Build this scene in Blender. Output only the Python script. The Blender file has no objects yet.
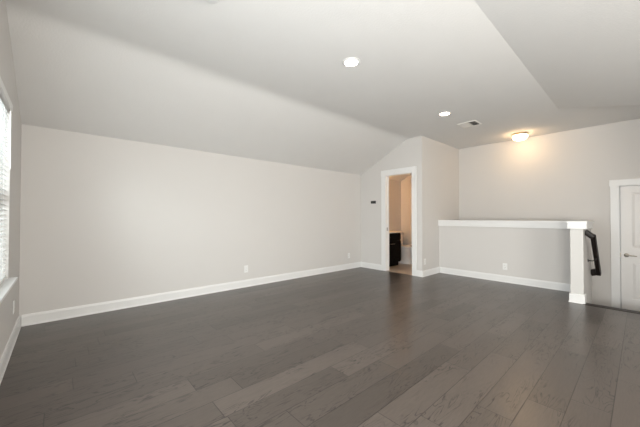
import bpy, bmesh, math, random
from mathutils import Vector, Matrix
random.seed(4)
C = bpy.context.scene.collection
SC = bpy.context.scene
PI = math.pi

# ------------------------------------------------------------------ camera, world, light, exposure
F_PX, PITCH, YAW, ROLL, CAM_H = 288.79, 0.0123, 0.8396, 0.0011, 1.1543
fwd = Vector((math.cos(YAW)*math.cos(PITCH), math.sin(YAW)*math.cos(PITCH), math.sin(PITCH)))
rgt = Vector((math.sin(YAW), -math.cos(YAW), 0.0))
upv = rgt.cross(fwd)
r2 = math.cos(ROLL)*rgt + math.sin(ROLL)*upv
u2 = -math.sin(ROLL)*rgt + math.cos(ROLL)*upv
cam_data = bpy.data.cameras.new('camera')
cam_data.sensor_width = 36.0
cam_data.lens = F_PX/640*36.0
cam_data.clip_start = 0.02
cam = bpy.data.objects.new('camera', cam_data)
M3 = Matrix((r2, u2, -fwd)).transposed()
cam.matrix_world = Matrix.Translation((0, 0, CAM_H)) @ M3.to_4x4()
C.objects.link(cam)
SC.camera = cam

world = bpy.data.worlds.new('World')
SC.world = world
world.use_nodes = True
bg = world.node_tree.nodes['Background']
bg.inputs['Color'].default_value = (0.93, 0.96, 1.0, 1)
bg.inputs['Strength'].default_value = 0.4

def area_light(name, loc, direction, sx, sy, power, color):
    l = bpy.data.lights.new(name, 'AREA')
    l.shape = 'RECTANGLE'; l.size = sx; l.size_y = sy; l.energy = power; l.color = color
    o = bpy.data.objects.new(name, l)
    o.location = loc
    o.rotation_euler = Vector(direction).to_track_quat('-Z', 'Y').to_euler()
    C.objects.link(o)
    return o
# added fill lamps at invented unseen openings, then daylight outside the blind
area_light('fill_left', (-0.40, 0.70, 0.98), (1, 0.0, 0.1), 1.05, 0.5, 64, (0.93, 0.98, 1.0))
area_light('fill_corner', (-0.40, -1.0, 0.95), (1, 0.0, 0.2), 1.05, 0.6, 92, (1.0, 0.975, 0.91))
area_light('fill_side', (1.3, -2.98, 1.25), (0, 1, 0.75), 2.3, 1.2, 172, (1.0, 0.965, 0.89))
area_light('daylight_blind', (-1.3, 2.45, 2.5), (1, 0, -0.85), 1.6, 1.9, 240, (0.92, 0.97, 1.0))

SC.view_settings.view_transform = 'Standard'
SC.view_settings.look = 'None'
SC.view_settings.gamma = 1.0
SC.view_settings.use_curve_mapping = False
SC.view_settings.exposure = 0.0

# ------------------------------------------------------------------ measures
YB, XL, XB, XH, XF = 4.377, -0.319, 5.2016, 5.893, 6.883     # back wall, window wall, bathroom face, half wall, far wall
YW = 2.839                                                    # side face of the bathroom block
HB, HC, YS = 2.135, 2.738, 3.155                              # knee height, flat ceiling, start of the slope
YR, XE = 0.805, 5.3645                                        # crease and end of the dropped slope
YN = -3.0                                                     # wall behind the camera's right
SLR = 0.226
ZL = -0.375                                                   # stair landing
XN = 5.285                                                    # edge of the floor at the stairs
YP = 0.53                                                     # stair side of the return wall

# ------------------------------------------------------------------ materials
def mat(name, col, rough=0.5, metal=0.0, spec=0.5, noise=0.0, nscale=40, bump=0.0, bscale=200, bdist=0.002):
    m = bpy.data.materials.new(name); m.use_nodes = True
    nt = m.node_tree; b = nt.nodes['Principled BSDF']
    b.inputs['Roughness'].default_value = rough
    b.inputs['Metallic'].default_value = metal
    b.inputs['Specular IOR Level'].default_value = spec
    tc = nt.nodes.new('ShaderNodeTexCoord')
    n = nt.nodes.new('ShaderNodeTexNoise'); n.inputs['Scale'].default_value = nscale; n.inputs['Detail'].default_value = 4
    nt.links.new(tc.outputs['Object'], n.inputs['Vector'])
    r = nt.nodes.new('ShaderNodeMix'); r.data_type = 'RGBA'
    r.inputs['A'].default_value = tuple(c*(1-noise) for c in col) + (1,)
    r.inputs['B'].default_value = tuple(min(1, c*(1+noise)) for c in col) + (1,)
    nt.links.new(n.outputs['Fac'], r.inputs['Factor'])
    nt.links.new(r.outputs['Result'], b.inputs['Base Color'])
    if bump:
        n2 = nt.nodes.new('ShaderNodeTexNoise'); n2.inputs['Scale'].default_value = bscale; n2.inputs['Detail'].default_value = 3
        nt.links.new(tc.outputs['Object'], n2.inputs['Vector'])
        bp = nt.nodes.new('ShaderNodeBump'); bp.inputs['Strength'].default_value = bump; bp.inputs['Distance'].default_value = bdist
        nt.links.new(n2.outputs['Fac'], bp.inputs['Height']); nt.links.new(bp.outputs['Normal'], b.inputs['Normal'])
    return m

def emit(name, col, strength):
    m = bpy.data.materials.new(name); m.use_nodes = True
    nt = m.node_tree; b = nt.nodes['Principled BSDF']
    b.inputs['Base Color'].default_value = (0.9, 0.9, 0.9, 1)
    b.inputs['Emission Color'].default_value = col + (1,)
    b.inputs['Emission Strength'].default_value = strength
    return m

M = {}
M['wall'] = mat('greige wall paint', (0.658, 0.64, 0.622), 0.75, spec=0.25, noise=0.012, nscale=3, bump=0.12, bscale=130)
M['ceil'] = mat('ceiling paint', (0.745, 0.74, 0.73), 0.85, spec=0.2, noise=0.015, nscale=5, bump=0.35, bscale=70, bdist=0.004)
M['post'] = mat('off-white post paint', (0.62, 0.61, 0.59), 0.45, noise=0.01, nscale=8)
M['trim'] = mat('white trim paint', (0.80, 0.80, 0.795), 0.35, spec=0.5, noise=0.01, nscale=8)
M['door'] = mat('white door paint', (0.82, 0.80, 0.78), 0.4, spec=0.5, noise=0.01, nscale=8)
M['plastic'] = mat('white plastic', (0.82, 0.82, 0.81), 0.35, noise=0.005)
M['slot'] = mat('dark slot', (0.03, 0.03, 0.03), 0.6)
M['black'] = mat('black plastic', (0.015, 0.015, 0.016), 0.3)
M['screen'] = mat('thermostat glass', (0.06, 0.06, 0.06), 0.12)
M['nickel'] = mat('satin nickel', (0.30, 0.27, 0.23), 0.32, metal=1.0, noise=0.03)
M['brass'] = mat('warm brushed metal', (0.62, 0.50, 0.36), 0.35, metal=1.0, noise=0.03)
M['rail'] = mat('dark stained rail', (0.010, 0.006, 0.005), 0.45, spec=0.3, noise=0.25, nscale=30)
M['iron'] = mat('black iron', (0.01, 0.01, 0.01), 0.4)
M['espresso'] = mat('espresso cabinet', (0.003, 0.0025, 0.0025), 0.6, spec=0.12, noise=0.2, nscale=20)
M['counter'] = mat('cream stone counter', (0.74, 0.68, 0.58), 0.25, noise=0.06, nscale=60)
M['china'] = mat('white china', (0.80, 0.80, 0.80), 0.12, spec=0.6, noise=0.005)
M['tile'] = mat('tan tile floor', (0.40, 0.34, 0.28), 0.35, noise=0.08, nscale=12)
M['mirror'] = mat('mirror', (0.85, 0.85, 0.85), 0.03, metal=1.0)
M['steel'] = mat('white enamel steel', (0.80, 0.78, 0.74), 0.45, noise=0.01)
M['duct'] = mat('dark duct', (0.05, 0.045, 0.04), 0.7)
M['bulb'] = emit('downlight lens', (1.0, 0.86, 0.68), 26.0)
M['dome'] = emit('dome diffuser', (1.0, 0.66, 0.34), 27.0)
M['vanbulb'] = emit('vanity shade', (1.0, 0.54, 0.22), 72.0)

def slat_mat():
    m = bpy.data.materials.new('white blind slat'); m.use_nodes = True
    nt = m.node_tree; b = nt.nodes['Principled BSDF']; out = nt.nodes['Material Output']
    b.inputs['Base Color'].default_value = (0.88, 0.88, 0.87, 1); b.inputs['Roughness'].default_value = 0.4
    t = nt.nodes.new('ShaderNodeBsdfTranslucent'); t.inputs['Color'].default_value = (0.9, 0.9, 0.88, 1)
    mx = nt.nodes.new('ShaderNodeMixShader'); mx.inputs['Fac'].default_value = 0.09
    nt.links.new(b.outputs[0], mx.inputs[1]); nt.links.new(t.outputs[0], mx.inputs[2]); nt.links.new(mx.outputs[0], out.inputs['Surface'])
    return m
M['slat'] = slat_mat()

def pane_mat():
    m = bpy.data.materials.new('window pane'); m.use_nodes = True
    nt = m.node_tree; out = nt.nodes['Material Output']
    nt.nodes.remove(nt.nodes['Principled BSDF'])
    t = nt.nodes.new('ShaderNodeBsdfTransparent'); t.inputs['Color'].default_value = (0.96, 0.98, 0.97, 1)
    g = nt.nodes.new('ShaderNodeBsdfGlossy'); g.inputs['Roughness'].default_value = 0.02
    mx = nt.nodes.new('ShaderNodeMixShader'); mx.inputs['Fac'].default_value = 0.06
    nt.links.new(t.outputs[0], mx.inputs[1]); nt.links.new(g.outputs[0], mx.inputs[2]); nt.links.new(mx.outputs[0], out.inputs['Surface'])
    return m
M['pane'] = pane_mat()

def floor_mat():
    m = bpy.data.materials.new('dark hickory planks'); m.use_nodes = True
    nt = m.node_tree; b = nt.nodes['Principled BSDF']; L = nt.links.new
    def N(t, **k):
        n = nt.nodes.new(t)
        for a, v in k.items(): setattr(n, a, v)
        return n
    def math_(op, a, bb=None, c=None):
        n = N('ShaderNodeMath', operation=op)
        for i, v in enumerate((a, bb, c)):
            if v is None: continue
            if isinstance(v, (int, float)): n.inputs[i].default_value = v
            else: L(v, n.inputs[i])
        return n.outputs[0]
    def vec(x, y, z):
        n = N('ShaderNodeCombineXYZ')
        for i, v in enumerate((x, y, z)):
            if isinstance(v, (int, float)): n.inputs[i].default_value = v
            else: L(v, n.inputs[i])
        return n.outputs[0]
    tc = N('ShaderNodeTexCoord'); sp = N('ShaderNodeSeparateXYZ'); L(tc.outputs['Object'], sp.inputs[0])
    x, y = sp.outputs['X'], sp.outputs['Y']
    W = 0.186
    yy = math_('DIVIDE', math_('ADD', y, 10*W - 0.498 + W*3), W)
    row = math_('FLOOR', yy); fy = math_('FRACT', yy)
    w1 = N('ShaderNodeTexWhiteNoise', noise_dimensions='1D'); L(row, w1.inputs['W'])
    w1b = N('ShaderNodeTexWhiteNoise', noise_dimensions='1D'); L(math_('ADD', row, 71.3), w1b.inputs['W'])
    ln = math_('MULTIPLY_ADD', w1b.outputs['Value'], 0.8, 0.8)
    xx = math_('DIVIDE', math_('ADD', x, math_('MULTIPLY_ADD', w1.outputs['Value'], 3.0, 10.0)), ln)
    col = math_('FLOOR', xx); fx = math_('FRACT', xx)
    w2 = N('ShaderNodeTexWhiteNoise', noise_dimensions='2D'); L(vec(math_('ADD', row, FLOOR_SEED), col, 0), w2.inputs['Vector'])
    rnd = w2.outputs['Value']
    # seams
    ey = math_('MULTIPLY', math_('MINIMUM', fy, math_('SUBTRACT', 1.0, fy)), W)
    ex = math_('MULTIPLY', math_('MINIMUM', fx, math_('SUBTRACT', 1.0, fx)), ln)
    e = math_('MINIMUM', ey, ex)
    seam = N('ShaderNodeMapRange'); seam.inputs['From Min'].default_value = 0.0010; seam.inputs['From Max'].default_value = 0.0036
    L(e, seam.inputs['Value'])
    # grain in plank space
    off = math_('MULTIPLY', rnd, 37.0)
    gv = vec(math_('ADD', math_('MULTIPLY', x, 1.6), off), math_('ADD', math_('MULTIPLY', y, 9.0), off), off)
    g1 = N('ShaderNodeTexNoise'); g1.inputs['Scale'].default_value = 1.3; g1.inputs['Detail'].default_value = 3; g1.inputs['Distortion'].default_value = 0.6; L(gv, g1.inputs['Vector'])
    rings = math_('SINE', math_('MULTIPLY', g1.outputs['Fac'], 62.0))
    gv2 = vec(math_('ADD', math_('MULTIPLY', x, 14.0), off), math_('MULTIPLY', y, 130.0), off)
    g2 = N('ShaderNodeTexNoise'); g2.inputs['Scale'].default_value = 1.0; g2.inputs['Detail'].default_value = 3; L(gv2, g2.inputs['Vector'])
    gv3 = vec(math_('ADD', math_('MULTIPLY', x, 0.9), off), math_('ADD', math_('MULTIPLY', y, 4.0), off), off)
    g3 = N('ShaderNodeTexNoise'); g3.inputs['Scale'].default_value = 2.0; g3.inputs['Detail'].default_value = 2; L(gv3, g3.inputs['Vector'])
    # where the cathedral grain shows, it is brushed out dark
    mask = N('ShaderNodeMapRange'); mask.inputs['From Min'].default_value = 0.43; mask.inputs['From Max'].default_value = 0.54; L(g3.outputs['Fac'], mask.inputs['Value'])
    rr = N('ShaderNodeMapRange'); rr.inputs['From Min'].default_value = 0.55; rr.inputs['From Max'].default_value = 0.98; L(rings, rr.inputs['Value'])
    br = N('ShaderNodeMapRange'); br.inputs['From Min'].default_value = 0.45; br.inputs['From Max'].default_value = 0.6; L(g2.outputs['Fac'], br.inputs['Value'])
    dark = math_('MULTIPLY', math_('MULTIPLY', rr.outputs[0], math_('MULTIPLY_ADD', br.outputs[0], 0.6, 0.4)), mask.outputs[0])
    ramp = N('ShaderNodeValToRGB'); L(math_('ADD', math_('MULTIPLY', rnd, 0.75), math_('MULTIPLY', g3.outputs['Fac'], 0.3)), ramp.inputs['Fac'])
    ramp.color_ramp.elements[0].position = 0.05; ramp.color_ramp.elements[0].color = FLOOR_A + (1,)
    ramp.color_ramp.elements[1].position = 0.95; ramp.color_ramp.elements[1].color = FLOOR_B + (1,)
    fine = math_('MULTIPLY_ADD', g2.outputs['Fac'], 0.5, 0.75)
    k = math_('MULTIPLY', math_('MULTIPLY', fine, math_('MULTIPLY_ADD', dark, -0.85, 1.0)), math_('MULTIPLY_ADD', seam.outputs[0], 0.65, 0.35))
    mx = N('ShaderNodeMix', data_type='RGBA', blend_type='MULTIPLY'); mx.inputs['Factor'].default_value = 1
    L(ramp.outputs['Color'], mx.inputs['A']); L(vec(k, k, k), mx.inputs['B'])
    L(mx.outputs['Result'], b.inputs['Base Color'])
    L(math_('ADD', math_('MULTIPLY', g3.outputs['Fac'], 0.06), FLOOR_ROUGH), b.inputs['Roughness'])
    b.inputs['Specular IOR Level'].default_value = 0.6
    h = math_('MULTIPLY', seam.outputs[0], 1.2)
    bp = N('ShaderNodeBump'); bp.inputs['Strength'].default_value = 0.25; bp.inputs['Distance'].default_value = 0.0012
    L(h, bp.inputs['Height']); L(bp.outputs['Normal'], b.inputs['Normal'])
    return m
FLOOR_A = (0.055, 0.0440, 0.0370)
FLOOR_B = (0.100, 0.0805, 0.0685)
FLOOR_SEED = 91.0
FLOOR_ROUGH = 0.275
M['floor'] = floor_mat()
M['nosing'] = mat('dark stained nosing', (0.022, 0.017, 0.014), 0.45, spec=0.3, noise=0.2, nscale=25)

# ------------------------------------------------------------------ mesh helpers
class MB:
    def __init__(s): s.bm = bmesh.new()
    def box(s, x0, x1, y0, y1, z0, z1, bev=0.0):
        vs = [s.bm.verts.new(p) for p in ((x0,y0,z0),(x1,y0,z0),(x1,y1,z0),(x0,y1,z0),(x0,y0,z1),(x1,y0,z1),(x1,y1,z1),(x0,y1,z1))]
        fs = [s.bm.faces.new([vs[i] for i in f]) for f in ((3,2,1,0),(4,5,6,7),(0,1,5,4),(1,2,6,5),(2,3,7,6),(3,0,4,7))]
        if bev:
            es = list({e for f in fs for e in f.edges})
            bmesh.ops.bevel(s.bm, geom=es, offset=bev, segments=2, affect='EDGES', profile=0.6)
        return s
    def prism(s, pts, axis, a, b):
        """polygon given in the two other axes (in x,y,z order), extruded along axis from a to b"""
        def P(p, t):
            return {'x': (t, p[0], p[1]), 'y': (p[0], t, p[1]), 'z': (p[0], p[1], t)}[axis]
        A = [s.bm.verts.new(P(p, a)) for p in pts]; B = [s.bm.verts.new(P(p, b)) for p in pts]
        n = len(pts)
        s.bm.faces.new(A); s.bm.faces.new(list(reversed(B)))
        for i in range(n): s.bm.faces.new((A[i], B[i], B[(i+1) % n], A[(i+1) % n]))
        return s
    def sweep(s, profile, path, closed_ends=True):
        """profile [(side, up)] swept along a list of 3D points"""
        rings = []
        n = len(path)
        for i, p in enumerate(path):
            p = Vector(p)
            d0 = (p - Vector(path[i-1])).normalized() if i else None
            d1 = (Vector(path[i+1]) - p).normalized() if i < n-1 else None
            d = ((d0 or d1) + (d1 or d0)).normalized()
            k = 1.0/max(0.5, d.dot(d1 or d0))
            side = d.cross(Vector((0, 0, 1))).normalized(); up = side.cross(d).normalized()
            rings.append([s.bm.verts.new(p + side*a*k + up*b) for a, b in profile])
        m = len(profile)
        for r0, r1 in zip(rings, rings[1:]):
            for j in range(m): s.bm.faces.new((r0[j], r0[(j+1) % m], r1[(j+1) % m], r1[j]))
        if closed_ends:
            s.bm.faces.new(list(reversed(rings[0]))); s.bm.faces.new(rings[-1])
        return s
    def tube(s, path, r, seg=12):
        """round bar through points; r a number or a list"""
        rings = []; n = len(path); ref = None
        for i, p in enumerate(path):
            p = Vector(p)
            d0 = (p - Vector(path[i-1])).normalized() if i else None
            d1 = (Vector(path[i+1]) - p).normalized() if i < n-1 else None
            d = ((d0 or d1) + (d1 or d0)).normalized()
            if ref is None: ref = d.orthogonal().normalized()
            a = (ref - d*ref.dot(d)).normalized(); bb = d.cross(a); ref = a
            rad = r[i] if isinstance(r, (list, tuple)) else r
            rings.append([s.bm.verts.new(p + (a*math.cos(t) + bb*math.sin(t))*rad) for t in [2*PI*j/seg for j in range(seg)]])
        for r0, r1 in zip(rings, rings[1:]):
            for j in range(seg): s.bm.faces.new((r0[j], r0[(j+1) % seg], r1[(j+1) % seg], r1[j]))
        s.bm.faces.new(list(reversed(rings[0]))); s.bm.faces.new(rings[-1])
        return s
    def lathe(s, prof, c, axis=(0, 0, 1), seg=32, sx=1.0, sy=1.0):
        """prof [(radius, height)] turned about an axis through c"""
        q = Vector((0, 0, 1)).rotation_difference(Vector(axis)).to_matrix()
        rings = []
        for r, h in prof:
            if r < 1e-6: rings.append([s.bm.verts.new(Vector(c) + q @ Vector((0, 0, h)))])
            else: rings.append([s.bm.verts.new(Vector(c) + q @ Vector((r*sx*math.cos(2*PI*j/seg), r*sy*math.sin(2*PI*j/seg), h))) for j in range(seg)])
        for r0, r1 in zip(rings, rings[1:]):
            for j in range(seg):
                k = (j+1) % seg
                if len(r0) == 1 and len(r1) == 1: continue
                if len(r0) == 1: s.bm.faces.new((r0[0], r1[k], r1[j]))
                elif len(r1) == 1: s.bm.faces.new((r0[j], r0[k], r1[0]))
                else: s.bm.faces.new((r0[j], r0[k], r1[k], r1[j]))
        return s
    def build(s, name, m, parent=None, smooth=False):
        bmesh.ops.recalc_face_normals(s.bm, faces=s.bm.faces)
        me = bpy.data.meshes.new(name); s.bm.to_mesh(me); s.bm.free()
        me.materials.append(m)
        if smooth:
            for p in me.polygons: p.use_smooth = True
            me.set_sharp_from_angle(angle=math.radians(35))
        o = bpy.data.objects.new(name, me); C.objects.link(o)
        if parent:
            o.parent = parent
            o.matrix_parent_inverse = world_matrix(parent).inverted()
        return o

def world_matrix(o):
    m = o.matrix_basis.copy()
    if o.parent: m = world_matrix(o.parent) @ o.matrix_parent_inverse @ m
    return m

def struct(o, label=None, cat=None):
    o['kind'] = 'structure'
    if label: o['label'] = label
    if cat: o['category'] = cat
    return o

def thing(name, label, cat, loc, group=None):
    o = bpy.data.objects.new(name, None); C.objects.link(o)
    o.empty_display_size = 0.1
    o.location = loc; o['label'] = label; o['category'] = cat
    if group: o['group'] = group
    return o

def copy_thing(root, offset, label):
    """a copy of a thing, its parts and their sub-parts, moved by offset"""
    r = root.copy(); C.objects.link(r); r.location = Vector(root.location) + Vector(offset); r['label'] = label
    for ch in list(root.children):
        c = ch.copy(); C.objects.link(c); c.parent = r; c.matrix_parent_inverse = ch.matrix_parent_inverse.copy()
        for g in list(ch.children):
            d = g.copy(); C.objects.link(d); d.parent = c; d.matrix_parent_inverse = g.matrix_parent_inverse.copy()
    return r

def ceil_z(y): return HC if y <= YS else HC + (HB-HC)*(y-YS)/(YB-YS)

# ------------------------------------------------------------------ the setting
# floor
b = MB(); b.box(XL-0.12, XN-0.05, YN-0.12, YB+0.1, -0.12, 0.0)
b.box(XN-0.05, XH+0.12, YP+0.14, YW, -0.12, 0.0)
struct(b.build('floor', M['floor']), 'dark grey-brown wide plank wood floor with brushed grain', 'floor')
b = MB()
b.prism([(XN-0.135, 0.0), (XN-0.130, 0.004), (XN-0.02, 0.005), (XN-0.004, 0.003), (XN, -0.006), (XN-0.002, -0.02), (XN-0.012, -0.026), (XN-0.05, -0.026), (XN-0.05, 0.0)], 'y', -0.9, YP)
struct(b.build('trim_3', M['nosing']), 'dark nosing strip along the edge of the wood floor at the stairs', 'stair nosing')
b = MB(); b.box(XB+0.115, XF, YW+0.115, YB, -0.1, 0.0)
b.box(XB-0.0, XB+0.115, 3.057, 3.672, -0.1, 0.003)
struct(b.build('floor_bathroom', M['tile']), 'tan floor of the small bathroom through the open doorway', 'floor')

# ceiling: flat field, slope down to the back wall, dropped slope on the right
b = MB(); T = 0.15
RB = 0.09                                                     # the crease is softly rounded
b.box(XL-0.12, XF+0.12, YR, YS-RB, HC, HC+T)
b.box(XE, XF+0.12, YN-0.12, YR, HC, HC+T)
arc = []
for i in range(9):
    t = i/8; z0_, z1_, z2_ = HC, HC, ceil_z(YS+RB)
    arc.append((YS-RB+2*RB*t, (1-t)**2*z0_ + 2*t*(1-t)*z1_ + t*t*z2_))
b.prism(arc + [(YB+0.12, ceil_z(YB+0.12)), (YB+0.12, HC+T), (YS-RB, HC+T)], 'x', XL-0.12, XF+0.12)
struct(b.build('ceiling', M['ceil'], None, True), 'pale ceiling with a flat field sloping down to the long back wall', 'ceiling')
b = MB()
zr = HC - SLR*(YR-(YN-0.12))
b.prism([(YR, HC), (YN-0.12, zr), (YN-0.12, HC+T), (YR, HC+T)], 'x', XL-0.12, XE)
struct(b.build('ceiling_slope', M['ceil']), 'lower ceiling slope with a sharp edge above the stairs', 'ceiling')

# back wall
b = MB(); b.box(XL-0.12, XF+0.12, YB, YB+0.12, -0.12, HB+0.03)
struct(b.build('wall_back', M['wall']), 'long plain greige wall below the sloping ceiling', 'wall')

# window wall with its opening
WY0, WY1, WZ0, WZ1 = 1.65, 3.50, 0.645, 2.09
b = MB()
def wall_left_piece(y0, y1, z0):
    ys = [y0] + [y for y in (YR, YS) if y0 < y < y1] + [y1]
    def top(y):
        return HC - SLR*(YR-y) if y < YR else ceil_z(y)
    b.prism([(y1, z0), (y0, z0)] + [(y, top(y)+0.02) for y in ys], 'x', XL-0.12, XL)
wall_left_piece(YN, -1.6, -0.12)
wall_left_piece(-0.4, 0.15, -0.12)
wall_left_piece(1.25, WY0, -0.12)
wall_left_piece(-1.6, -0.4, 2.0)  # unseen openings added here and below to let the fill lamps in
wall_left_piece(0.15, 1.25, 2.0)
b.box(XL-0.12, XL, 0.15, 1.25, -0.12, 0.645)
b.box(XL-0.12, XL, -1.6, -0.4, -0.12, 0.645)
wall_left_piece(WY1, YB, -0.12)
wall_left_piece(WY0, WY1, WZ1)
b.box(XL-0.12, XL, WY0, WY1, -0.12, WZ0-0.02)
struct(b.build('wall_left', M['wall']), 'greige window wall with a deep white sill', 'wall')

# wall behind, with an unseen opening added for the fill lamp
b = MB(); zt = HC - SLR*(YR-YN) + 0.02
ops = [(0.1, 2.5)]
xs = [XL-0.12, 0.1, 2.5, XF]
for i in range(0, 3, 2): b.box(xs[i], xs[i+1], YN-0.12, YN, -0.12, zt)
for x0, x1 in ops:
    b.box(x0, x1, YN-0.12, YN, -0.12, 0.6); b.box(x0, x1, YN-0.12, YN, 2.1 if zt > 2.1 else zt-0.05, max(zt, 2.12))
struct(b.build('wall_right', M['wall']), 'wall behind the camera with an unseen opening added for fill light', 'wall')

# bathroom block: face with the doorway
DY0, DY1, DZ = 3.057, 3.672, 2.035
JT = 0.02
b = MB()
b.prism([(YW, -0.1), (DY0-JT, -0.1), (DY0-JT, ceil_z(DY0-JT)), (YW, HC)], 'x', XB, XB+0.115)
b.prism([(DY1+JT, -0.1), (YB, -0.1), (YB, HB), (DY1+JT, ceil_z(DY1+JT))], 'x', XB, XB+0.115)
b.prism([(DY0-JT, DZ+JT), (DY1+JT, DZ+JT), (DY1+JT, ceil_z(DY1+JT)), (YS, HC), (DY0-JT, HC)], 'x', XB, XB+0.115)
struct(b.build('wall_bathroom', M['wall']), 'narrow greige gable wall holding the bathroom doorway', 'wall')
b = MB(); b.box(XB+0.115, XF, YW, YW+0.115, -0.1, HC)
struct(b.build('wall_side', M['wall']), 'greige side wall between the bathroom doorway and the half wall', 'wall')

# far wall beyond the stairs, with the door opening
FY0, FY1 = -0.575, 0.245
FZ = ZL + 2.045
b = MB()
b.box(XF, XF+0.12, FY1+0.02, YB, -2.4, HC); b.box(XF, XF+0.12, YN, FY0-0.02, -2.4, HC)
b.box(XF, XF+0.12, FY0-0.02, FY1+0.02, FZ+0.02, HC); b.box(XF, XF+0.12, FY0-0.02, FY1+0.02, -2.4, ZL)
struct(b.build('wall_far', M['wall']), 'greige wall beyond the stairwell under the lit dome light', 'wall')

# half wall and its return towards the room
b = MB()
b.box(XH, XH+0.12, YP, YW, -2.4, 1.062)
b.box(XB+0.141, XH, YP, YP+0.13, -0.9, 1.062)
b.box(XH+0.12, 6.18, YP, YP+0.13, -0.9, 1.062)
struct(b.build('wall_half', M['wall']), 'low greige half wall guarding the stairwell', 'half wall')
b = MB()
# cap over the half wall: board with a small cove, apron under it on the room side
b.box(XH-0.040, XH+0.160, YP+0.17, YW, 1.066, 1.096, 0.004)
b.box(XH-0.030, XH, YP+0.17, YW, 0.974, 1.066, 0.002)
b.box(XB+0.14, 6.205, YP-0.028, YP+0.17, 1.062, 1.096, 0.004)
b.box(XB+0.14, 6.19, YP-0.015, YP, 0.99, 1.062, 0.002)
struct(b.build('trim_2', M['trim']), 'white cap and apron along the top of the half wall', 'wall cap')

# stairs beyond the floor edge
b = MB()
b.box(XN-0.05, XN-0.03, -0.9, YP, -0.188, -0.02)
b.box(XN-0.05, XN+0.27, -0.9, YP, -0.24, -0.1875)
b.box(XN+0.22, XN+0.24, -0.9, YP, ZL, -0.2)
b.box(XN+0.22, XF, -0.9, YP, ZL-0.06, ZL)
for i in range(8):
    y = YP + i*0.26
    b.box(6.18 if i < 1 else XH+0.12, XF, y, y+0.29, ZL-0.1875*(i+1)-0.05, ZL-0.1875*(i+1))
    b.box(6.18 if i < 1 else XH+0.12, XF, y, y+0.02, ZL-0.1875*(i+1), ZL-0.1875*i-0.03)
struct(b.build('floor_landing', M['nosing']), 'dark stair treads and landing below the floor edge', 'stairs')
b = MB(); b.box(5.05, XF, -1.02, -0.9, -1.0, HC - SLR*(YR+0.9)); b.box(4.93, 5.05, YN, -0.9, -0.12, HC+0.02); b.box(XE-0.05, XF, -1.02, -0.9, HC - SLR*(YR+0.9), HC)  # unseen wall, brought forward to keep side fill light off the far wall
struct(b.build('wall_stair', M['wall']), 'unseen wall closing the stairs on their open side, brought forward to block fill light', 'wall')

# ---------------------------------------------------------------- trim
def baseboard(name, p, q, into, label):
    """board from p to q (floor points on the wall face), into = unit vector into the room"""
    b = MB()
    px, py = p; qx, qy = q; nx, ny = into
    prof = [(0, 0), (0.020, 0), (0.019, 0.010), (0.014, 0.019), (0.014, 0.096), (0.011, 0.104), (0.009, 0.118), (0, 0.118)]
    A = [b.bm.verts.new((px+nx*d, py+ny*d, z)) for d, z in prof]; B = [b.bm.verts.new((qx+nx*d, qy+ny*d, z)) for d, z in prof]
    n = len(prof); b.bm.faces.new(A); b.bm.faces.new(list(reversed(B)))
    for i in range(n): b.bm.faces.new((A[i], B[i], B[(i+1) % n], A[(i+1) % n]))
    return struct(b.build(name, M['trim']), label, 'baseboard')
baseboard('baseboard_back', (XL+0.02, YB), (XB-0.02, YB), (0, -1), 'white baseboard along the long back wall')
baseboard('baseboard_left', (XL, YN), (XL, YB), (1, 0), 'white baseboard under the window')
baseboard('baseboard_bathroom', (XB, YB), (XB, 3.789), (-1, 0), 'short white baseboard left of the bathroom doorway')
baseboard('baseboard_doorway', (XB, 2.957), (XB, YW-0.02), (-1, 0), 'tiny white baseboard right of the bathroom doorway')
baseboard('baseboard_side', (XB, YW), (XH, YW), (0, -1), 'white baseboard between the doorway block and the half wall')
baseboard('baseboard_half', (XH, YW-0.02), (XH, YP+0.13), (-1, 0), 'white baseboard along the half wall')

# bathroom doorway casing and jamb
b = MB()
b.box(XB-0.018, XB, DY1+0.006, DY1+0.112, 0, DZ+0.008, 0.002)
b.box(XB-0.018, XB, DY0-0.100, DY0-0.004, 0, DZ+0.008, 0.002)
b.box(XB-0.022, XB, DY0-0.104, DY1+0.118, DZ+0.008, DZ+0.124, 0.002)
o = struct(b.build('door_2', M['trim']), 'white cased doorway open to the bathroom', 'doorway')
b = MB()
b.box(XB-0.002, XB+0.117, DY1, DY1+JT-0.001, 0.003, DZ)
b.box(XB-0.002, XB+0.117, DY0-JT+0.001, DY0, 0.003, DZ)
b.box(XB-0.002, XB+0.117, DY0-JT+0.001, DY1+JT-0.001, DZ, DZ+JT-0.001)
b.box(XB+0.055, XB+0.085, DY1-0.011, DY1, 0.003, DZ); b.box(XB+0.055, XB+0.085, DY0, DY0+0.011, 0.003, DZ)
j = b.build('door_jamb', M['trim'], o)
b = MB(); b.box(XB+0.03, XB+0.055, DY1-0.002, DY1, 0.86, 0.93); b.box(XB+0.036, XB+0.049, DY1-0.003, DY1, 0.88, 0.91)
s_ = b.build('strike_plate', M['nickel'], o); s_['label'] = 'dark metal strike plate'

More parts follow.
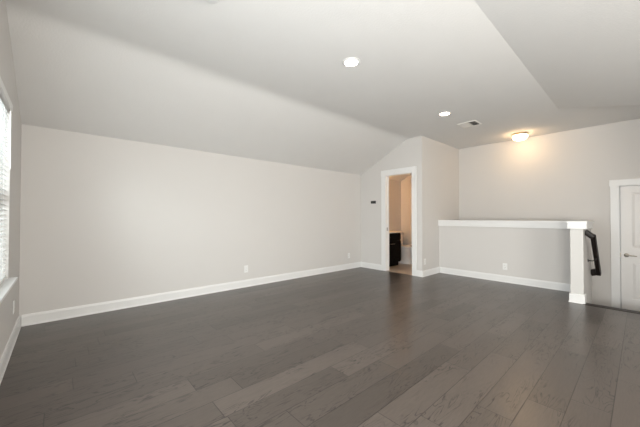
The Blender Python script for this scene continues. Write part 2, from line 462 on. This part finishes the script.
# far door with casing
d = struct(thing('door_1', 'white two-panel door on the landing beyond the stairs', 'door', (XF, (FY0+FY1)/2, ZL)))
b = MB()
b.box(XF-0.018, XF, FY1+0.006, FY1+0.108, ZL, FZ+0.006, 0.002)
b.box(XF-0.018, XF, FY0-0.108, FY0-0.006, ZL, FZ+0.006, 0.002)
b.box(XF-0.022, XF, FY0-0.118, FY1+0.120, FZ+0.006, FZ+0.108, 0.002)
b.box(XF+0.048, XF+0.08, FY1-0.02, FY1, ZL, FZ); b.box(XF+0.048, XF+0.08, FY0, FY0+0.02, ZL, FZ); b.box(XF+0.048, XF+0.08, FY0, FY1, FZ-0.02, FZ); b.box(XF, XF+0.12, FY1, FY1+0.019, ZL, FZ); b.box(XF, XF+0.12, FY0-0.019, FY0, ZL, FZ); b.box(XF, XF+0.12, FY0-0.019, FY1+0.019, FZ, FZ+0.019)
b.build('casing', M['trim'], d)
# slab: stiles and rails around two recessed raised panels
S0, S1 = FY0+0.004, FY1-0.010
z0, z1 = ZL+0.012, FZ-0.006
PY0, PY1 = S0+0.115, S1-0.115
lows, ups = (ZL+0.205, ZL+0.815), (ZL+1.03, ZL+1.945)
fx = XF+0.004
b = MB()
b.box(fx, fx+0.04, S0, PY0, z0, z1); b.box(fx, fx+0.04, PY1, S1, z0, z1)
b.box(fx, fx+0.04, PY0, PY1, z0, lows[0]); b.box(fx, fx+0.04, PY0, PY1, lows[1], ups[0]); b.box(fx, fx+0.04, PY0, PY1, ups[1], z1)
for a, c in (lows, ups):
    b.box(fx+0.012, fx+0.034, PY0, PY1, a, c)
    # sloped raised field
    i, o2 = 0.045, 0.016
    out = [(PY0+o2, a+o2), (PY1-o2, a+o2), (PY1-o2, c-o2), (PY0+o2, c-o2)]
    inn = [(PY0+i, a+i), (PY1-i, a+i), (PY1-i, c-i), (PY0+i, c-i)]
    A = [b.bm.verts.new((fx+0.012, *p)) for p in out]; B = [b.bm.verts.new((fx+0.004, *p)) for p in inn]
    b.bm.faces.new(B)
    for k in range(4): b.bm.faces.new((A[k], A[(k+1) % 4], B[(k+1) % 4], B[k]))
b.build('door_slab', M['door'], d)
b = MB()
ky, kz = S1-0.062, ZL+0.912
b.lathe([(0, 0), (0.032, 0), (0.032, -0.008), (0.014, -0.012), (0.012, -0.045), (0, -0.045)], (fx, ky, kz), (1, 0, 0), 20)
b.tube([(fx-0.045, ky+0.008, kz), (fx-0.048, ky-0.03, kz+0.002), (fx-0.047, ky-0.075, kz-0.002), (fx-0.045, ky-0.115, kz-0.006)], [0.012, 0.010, 0.009, 0.008], 10)
b.build('door_handle', M['nickel'], d, True)['label'] = 'satin nickel lever handle'
b = MB(); b.box(XF-0.004, XF+0.002, FY1-0.008, FY1+0.004, ZL+0.875, ZL+0.945)
b.build('strike_plate', M['nickel'], d)['label'] = 'small metal strike plate'
for hz in (0.2, 1.0, 1.8):
    b = MB(); b.tube([(fx-0.004, FY0+0.001, ZL+hz), (fx-0.004, FY0+0.001, ZL+hz+0.09)], 0.006, 8)
    b.build('hinge', M['nickel'], d, True)['label'] = 'metal hinge barrel'

# window: frame, pane, sill
w = struct(thing('window_1', 'white window behind blinds in the left-hand wall', 'window', (XL, (WY0+WY1)/2, WZ0)))
b = MB()
xf0, xf1 = XL-0.12, XL-0.085
for y0, y1, z0_, z1_ in ((WY0, WY1, WZ0, WZ0+0.05), (WY0, WY1, WZ1-0.05, WZ1), (WY0, WY0+0.05, WZ0, WZ1), (WY1-0.05, WY1, WZ0, WZ1),
                         ((WY0+WY1)/2-0.04, (WY0+WY1)/2+0.04, WZ0, WZ1), (WY0, WY1, 1.34, 1.39)):
    b.box(xf0, xf1, y0, y1, z0_, z1_)
b.build('window_frame', M['trim'], w)
b = MB(); b.box(xf0+0.014, xf0+0.018, WY0+0.03, WY1-0.03, WZ0+0.03, WZ1-0.03)
b.build('pane', M['pane'], w)
b = MB()
b.box(XL-0.085, XL, WY0, WY1, WZ0-0.022, WZ0, 0.0); b.box(XL, XL+0.052, WY0-0.045, WY1+0.045, WZ0-0.022, WZ0, 0.004)
b.build('window_sill', M['trim'], w)['label'] = 'white projecting sill'

bl = thing('window_blind', 'white horizontal slat blind glowing with daylight in the window', 'blind', (XL-0.03, (WY0+WY1)/2, WZ1))
b = MB(); BX = XL-0.036
nsl = 34; zlo, zhi = WZ0+0.05, WZ1-0.075
for i in range(nsl):
    z = zlo + (zhi-zlo)*i/(nsl-1); dx = 0.0245*math.cos(math.radians(24)); dz = 0.0245*math.sin(math.radians(24))
    b.prism([(BX-dx, z+dz), (BX+dx, z-dz), (BX+dx+0.002, z-dz+0.002), (BX+0.002, z+0.0045), (BX-dx+0.002, z+dz+0.002)], 'y', WY0+0.012, WY1-0.012)
b.build('slats', M['slat'], bl)
b = MB(); b.box(XL-0.062, XL+0.004, WY0+0.004, WY1-0.003, WZ1-0.062, WZ1-0.004, 0.003)
b.prism([(XL+0.004, WZ1-0.062), (XL+0.012, WZ1-0.058), (XL+0.014, WZ1-0.012), (XL+0.004, WZ1-0.006)], 'y', WY0+0.004, WY1-0.003)
b.build('valance', M['plastic'], bl)
b = MB(); b.box(BX-0.025, BX+0.025, WY0+0.012, WY1-0.012, WZ0+0.006, WZ0+0.026, 0.004)
b.build('bottom_rail', M['plastic'], bl)
for y in (WY0+0.2, WY0+0.68, WY0+1.17, WY1-0.2):
    b = MB()
    for dx in (-0.022, 0.022): b.tube([(BX+dx, y, WZ0+0.02), (BX+dx, y, WZ1-0.06)], 0.0012, 6)
    b.build('ladder_cord', M['plastic'], bl)
b = MB(); b.tube([(XL+0.008, WY1-0.09, WZ1-0.05), (XL+0.010, WY1-0.09, WZ1-0.55)], 0.004, 8)
b.build('tilt_wand', M['plastic'], bl)

# ------------------------------------------------------------------ newel post
n = thing('newel_post', 'white square newel post at the end of the half wall', 'post', (XB+0.07, 0.593, 0))
b = MB(); b.box(XB, XB+0.14, 0.5265, 0.660, 0.0, 1.062, 0.002)
b.build('shaft', M['post'], n)
b = MB(); b.box(XB-0.013, XB+0.14, 0.5125, 0.675, 0.0, 0.112, 0.002)
b.prism([(XB-0.013, 0.112), (XB-0.004, 0.120), (XB+0.136, 0.120), (XB+0.14, 0.112)], 'y', 0.516, 0.671)
b.prism([(XB-0.022, 0.0), (XB-0.013, 0.016), (XB-0.012, 0.0)], 'y', 0.5125, 0.680)
b.build('plinth', M['trim'], n)
b = MB(); b.box(XB-0.026, XB+0.14, 0.490, 0.686, 0.998, 1.076, 0.002)
b.build('collar', M['trim'], n)
b = MB(); b.box(XB-0.034, XB+0.14, 0.484, 0.694, 1.074, 1.103, 0.004)
b.build('cap', M['trim'], n)

# ------------------------------------------------------------------ handrail on the return wall
h = thing('handrail', 'dark stained handrail descending the stairs beside the white newel post', 'handrail', (5.3, YP, 0.9))
ro = YP-0.085
P0, P1 = Vector((5.380, YP, 0.962)), Vector((5.392, ro, 0.885))
P2, P3 = Vector((6.05, ro, 0.315)), Vector((6.06, YP, 0.285))
prof = [(-0.026, -0.028), (-0.020, -0.036), (0.020, -0.036), (0.026, -0.028), (0.030, 0.012), (0.024, 0.028), (0.010, 0.036), (-0.010, 0.036), (-0.024, 0.028), (-0.030, 0.012)]
ext = (P2-P1).normalized()*0.022
b = MB(); b.sweep(prof, [P1-ext, P2+ext]); b.build('rail', M['rail'], h, True)
b = MB(); b.sweep(prof, [P0, P1]); b.build('rail_return', M['rail'], h, True)
b = MB(); b.sweep([(x*1.2, z*1.35) for x, z in prof], [P2+Vector((0, 0, 0.02)), P3+Vector((0, 0, 0.02))]); b.build('rail_return', M['rail'], h, True)
for t in (0.48,):
    p = P1.lerp(P2, t)
    b = MB(); b.tube([(p.x, YP, p.z-0.085), (p.x, YP-0.05, p.z-0.085), (p.x, ro-0.002, p.z-0.065), (p.x, ro, p.z-0.03)], 0.007, 8)
    b.lathe([(0, 0.008), (0.02, 0.006), (0.026, 0), (0, 0)], (p.x, YP, p.z-0.085), (0, -1, 0), 16)
    b.build('bracket', M['iron'], h, True)['label'] = 'black iron wall bracket'

# ------------------------------------------------------------------ wall plates
def outlet(label, p, nrm, gangs=1):
    """white duplex outlet with its plate on a wall face at p, nrm pointing into the room"""
    o = thing('wall_outlet', label, 'outlet', p, 'white wall outlets')
    n_ = Vector(nrm); s = Vector((0, 0, 1)).cross(n_); z = Vector((0, 0, 1)); P = Vector(p)
    def bx(b, a0, a1, z0, z1, d0, d1, bev=0.0):
        q0 = P + s*a0 + z*z0 + n_*d0; q1 = P + s*a1 + z*z1 + n_*d1
        b.box(min(q0.x, q1.x), max(q0.x, q1.x), min(q0.y, q1.y), max(q0.y, q1.y), min(q0.z, q1.z), max(q0.z, q1.z), bev)
    hw = 0.035 + 0.023*(gangs-1)
    b = MB(); bx(b, -hw, hw, -0.0575, 0.0575, 0.0, 0.006, 0.002); b.build('cover_plate', M['plastic'], o)
    for g in range(gangs):
        c = (g-(gangs-1)/2)*0.046
        for dz in (0.0195, -0.0195):
            b = MB(); bx(b, c-0.0165, c+0.0165, dz-0.0145, dz+0.0145, 0.005, 0.008, 0.0015); r = b.build('receptacle', M['plastic'], o)
            b = MB(); bx(b, c-0.0075, c-0.0055, dz-0.003, dz+0.006, 0.0075, 0.0083); bx(b, c+0.0055, c+0.0075, dz-0.003, dz+0.006, 0.0075, 0.0083)
            bx(b, c-0.002, c+0.002, dz-0.010, dz-0.006, 0.0075, 0.0083)
            b.build('slot', M['slot'], r)
    return o
outlet('white outlet on the long back wall, midway along its bare stretch', (2.285, YB, 0.295), (0, -1, 0))
outlet('white outlet on the long back wall, close to the corner by the bathroom doorway', (4.789, YB, 0.295), (0, -1, 0))
outlet('white outlet on the narrow side wall between bathroom doorway and half wall', (5.295, YW, 0.287), (0, -1, 0))
outlet('white outlet on the low half wall above its baseboard', (XH, 1.635, 0.278), (-1, 0, 0))
outlet('white outlet below the window sill', (XL, 3.884, 0.321), (1, 0, 0))

t = thing('thermostat', 'small black thermostat on the wall left of the bathroom doorway', 'thermostat', (XB, 4.007, 1.486))
b = MB(); b.box(XB-0.004, XB, 3.940, 4.074, 1.455, 1.517, 0.0015); b.build('back_plate', M['black'], t)
b = MB(); b.box(XB-0.020, XB-0.004, 3.946, 4.068, 1.460, 1.512, 0.004); b.build('body', M['black'], t)
b = MB(); b.box(XB-0.0215, XB-0.0195, 3.975, 4.035, 1.474, 1.500); b.build('screen', M['screen'], t)['label'] = 'grey glass display'

# ------------------------------------------------------------------ ceiling fittings
def downlight(label, x, y):
    o = thing('recessed_light', label, 'ceiling light', (x, y, HC), 'recessed ceiling lights')
    b = MB(); b.lathe([(0.066, 0.0), (0.090, 0.0), (0.088, -0.005), (0.076, -0.009), (0.068, -0.008), (0.066, -0.003)], (x, y, HC), seg=40)
    b.build('trim_ring', M['plastic'], o, True)
    b = MB(); b.lathe([(0, -0.006), (0.05, -0.0055), (0.067, -0.004), (0.067, 0.0), (0, 0.0)], (x, y, HC), seg=40)
    b.build('lens', M['bulb'], o, True)['label'] = 'glowing white lens'
    return o
dl = downlight('lit round recessed light in the open middle of the ceiling', 2.195, 1.970)
copy_thing(dl, (4.350-2.195, 2.000-1.970, 0), 'lit round recessed light near the square ceiling vent')
copy_thing(dl, (0.05-2.195, 0, 0), 'lit round recessed light above the window end of the room')

v = thing('ceiling_vent', 'white square ceiling register between recessed light and dome light', 'vent', (5.152, 1.945, HC))
vx0, vx1, vy0, vy1 = 5.005, 5.300, 1.798, 2.093
b = MB()
fw = 0.022
for a in ((vx0, vx1, vy0, vy0+fw), (vx0, vx1, vy1-fw, vy1), (vx0, vx0+fw, vy0+fw, vy1-fw), (vx1-fw, vx1, vy0+fw, vy1-fw)):
    b.box(*a, HC-0.010, HC, 0.002)
ym = vy0+0.13
b.box(vx0+fw, vx1-fw, ym-0.006, ym+0.006, HC-0.010, HC)
b.build('frame', M['steel'], v)
b = MB()
for i in range(7):      # blades throwing towards the window end
    y = ym+0.02+i*0.0185
    b.prism([(y, HC-0.001), (y+0.016, HC-0.013), (y+0.018, HC-0.012), (y+0.002, HC)], 'x', vx0+fw, vx1-fw)
b.build('louvers', M['steel'], v)
b = MB()
for i in range(5):      # blades throwing towards the stairs
    y = vy0+fw+0.004+i*0.0185
    b.prism([(y+0.016, HC-0.001), (y, HC-0.013), (y+0.002, HC-0.0135), (y+0.018, HC-0.001)], 'x', vx0+fw, vx1-fw)
b.build('louvers', M['steel'], v)
b = MB(); b.box(vx0+fw, vx1-fw, vy0+fw, vy1-fw, HC-0.0012, HC-0.0002)
b.build('duct_opening', M['duct'], v)['label'] = 'dark opening behind the blades'

dm = thing('dome_light', 'lit round flush dome light with a warm metal band above the stairwell', 'ceiling light', (6.46, 1.530, HC))
b = MB(); b.lathe([(0, 0), (0.110, 0), (0.125, -0.004), (0.127, -0.010), (0.127, -0.036), (0.120, -0.040), (0, -0.040)], (6.46, 1.53, HC), seg=40)
b.build('metal_band', M['brass'], dm, True)
b = MB(); b.lathe([(0.0, -0.040), (0.119, -0.040), (0.121, -0.060), (0.115, -0.085), (0.095, -0.108), (0.06, -0.121), (0, -0.126)], (6.46, 1.53, HC), seg=40)
b.build('glass_diffuser', M['dome'], dm, True)['label'] = 'glowing frosted glass dome'

sd = thing('smoke_detector', 'small white smoke detector at the top of the picture on the ceiling', 'smoke detector', (0.775, 2.02, HC))
b = MB(); b.lathe([(0, 0), (0.068, 0), (0.068, -0.010), (0, -0.010)], (0.775, 2.02, HC), seg=32); b.build('base_plate', M['plastic'], sd, True)
b = MB(); b.lathe([(0, -0.010), (0.063, -0.010), (0.061, -0.024), (0.048, -0.036), (0.02, -0.040), (0, -0.040)], (0.775, 2.02, HC), seg=32); b.build('cover', M['plastic'], sd, True)

# ------------------------------------------------------------------ bathroom: vanity, toilet, mirror, lamp
va = thing('bathroom_vanity', 'black vanity cabinet with a cream counter inside the bathroom doorway', 'vanity', (5.69, 4.11, 0))
vx0, vx1, vyf = XB+0.12, 6.06, 3.85
b = MB(); b.box(vx0, vx1, vyf+0.02, YB-0.005, 0.10, 0.785); b.box(vx0, vx1, vyf+0.08, YB-0.005, 0.0, 0.10)
b.build('cabinet_body', M['espresso'], va)
for x0, x1, hx in ((vx0+0.012, vx0+0.362, vx0+0.33), (vx0+0.372, vx1-0.012, vx0+0.41)):
    b = MB(); b.box(x0, x1, vyf+0.002, vyf+0.02, 0.12, 0.60, 0.002)
    for q in ((x0, x0+0.05, 0.12, 0.60), (x1-0.05, x1, 0.12, 0.60), (x0+0.05, x1-0.05, 0.12, 0.17), (x0+0.05, x1-0.05, 0.55, 0.60)):
        b.box(q[0], q[1], vyf-0.004, vyf+0.002, q[2], q[3])
    dd = b.build('cabinet_door', M['espresso'], va)
    b = MB(); b.tube([(hx-0.028, vyf-0.004, 0.535), (hx-0.024, vyf-0.03, 0.535), (hx+0.024, vyf-0.03, 0.535), (hx+0.028, vyf-0.004, 0.535)], 0.007, 8)
    b.build('handle', M['nickel'], dd, True)['label'] = 'brushed metal pull'
b = MB(); b.box(vx0+0.012, vx1-0.012, vyf, vyf+0.02, 0.62, 0.765, 0.002); dr = b.build('drawer', M['espresso'], va)
b = MB(); b.box(vx0, vx1+0.02, vyf-0.02, YB-0.003, 0.785, 0.815, 0.004); b.box(vx0, vx1+0.02, YB-0.023, YB-0.003, 0.815, 0.90, 0.002)
b.build('countertop', M['counter'], va)
b = MB(); b.tube([(5.69, 4.27, 0.815), (5.69, 4.27, 0.92), (5.69, 4.24, 0.95), (5.69, 4.17, 0.93)], 0.011, 10)
b.build('faucet', M['nickel'], va, True)

to = thing('toilet', 'white toilet beside the black vanity seen through the doorway', 'toilet', (6.45, 4.05, 0))
tx = 6.45
b = MB(); b.box(tx-0.235, tx+0.235, 4.185, YB-0.012, 0.36, 0.72, 0.02); b.build('tank', M['china'], to, True)
b = MB(); b.box(tx-0.247, tx+0.247, 4.172, YB-0.010, 0.72, 0.755, 0.010); b.build('tank_lid', M['china'], to, True)
b = MB(); b.tube([(tx-0.17, 4.185, 0.66), (tx-0.17, 4.165, 0.66), (tx-0.10, 4.160, 0.655)], 0.008, 8); b.build('flush_lever', M['nickel'], to, True)
b = MB()
def bowl_ring(cy, rx, ry, z, n=28):
    return [b.bm.verts.new((tx + rx*math.cos(2*PI*k/n), cy + ry*math.sin(2*PI*k/n), z)) for k in range(n)]
rs = [bowl_ring(*a) for a in ((4.00, 0.115, 0.235, 0.0), (4.00, 0.108, 0.225, 0.03), (4.00, 0.095, 0.205, 0.12), (3.98, 0.105, 0.215, 0.20), (3.95, 0.150, 0.240, 0.29), (3.93, 0.180, 0.255, 0.355), (3.93, 0.184, 0.258, 0.39), (3.93, 0.14, 0.21, 0.392))]
for r0, r1 in zip(rs, rs[1:]):
    for k in range(28): b.bm.faces.new((r0[k], r0[(k+1) % 28], r1[(k+1) % 28], r1[k]))
b.bm.faces.new(list(reversed(rs[0]))); b.bm.faces.new(rs[-1])
b.box(tx-0.12, tx+0.12, 4.10, 4.30, 0.20, 0.36, 0.02)
b.build('bowl', M['china'], to, True)
def seat_like(name, z0, z1, rx, ry):
    global b
    b = MB()
    r0 = bowl_ring(3.925, rx, ry, z0); r1 = bowl_ring(3.925, rx+0.004, ry+0.004, (z0+z1)/2); r2_ = bowl_ring(3.925, rx-0.004, ry-0.004, z1)
    for a_, c_ in ((r0, r1), (r1, r2_)):
        for k in range(28): b.bm.faces.new((a_[k], a_[(k+1) % 28], c_[(k+1) % 28], c_[k]))
    b.bm.faces.new(list(reversed(r0))); b.bm.faces.new(r2_)
    return b.build(name, M['china'], to, True)
seat_like('seat', 0.393, 0.412, 0.186, 0.258)
seat_like('seat_lid', 0.414, 0.436, 0.188, 0.260)

mr = thing('bathroom_mirror', 'wall mirror above the black vanity', 'mirror', (5.60, YB, 1.0))
b = MB(); b.box(5.36, 5.86, YB-0.012, YB-0.002, 1.0, 1.80); b.build('mirror_glass', M['mirror'], mr)
vl = thing('vanity_light', 'warm lit two-shade lamp above the bathroom mirror', 'wall light', (5.60, YB, 1.93))
b = MB(); b.box(5.42, 5.78, YB-0.03, YB-0.002, 1.90, 1.96, 0.004); b.build('bar', M['nickel'], vl)
for x in (5.50, 5.70):
    b = MB(); b.lathe([(0, 0), (0.04, 0), (0.055, -0.11), (0, -0.11)], (x, YB-0.10, 1.97), seg=20); b.build('lamp_shade', M['vanbulb'], vl, True)
    b = MB(); b.tube([(x, YB-0.03, 1.93), (x, YB-0.07, 1.97), (x, YB-0.10, 1.985), (x, YB-0.10, 1.968)], 0.008, 8); b.build('arm', M['nickel'], vl, True)
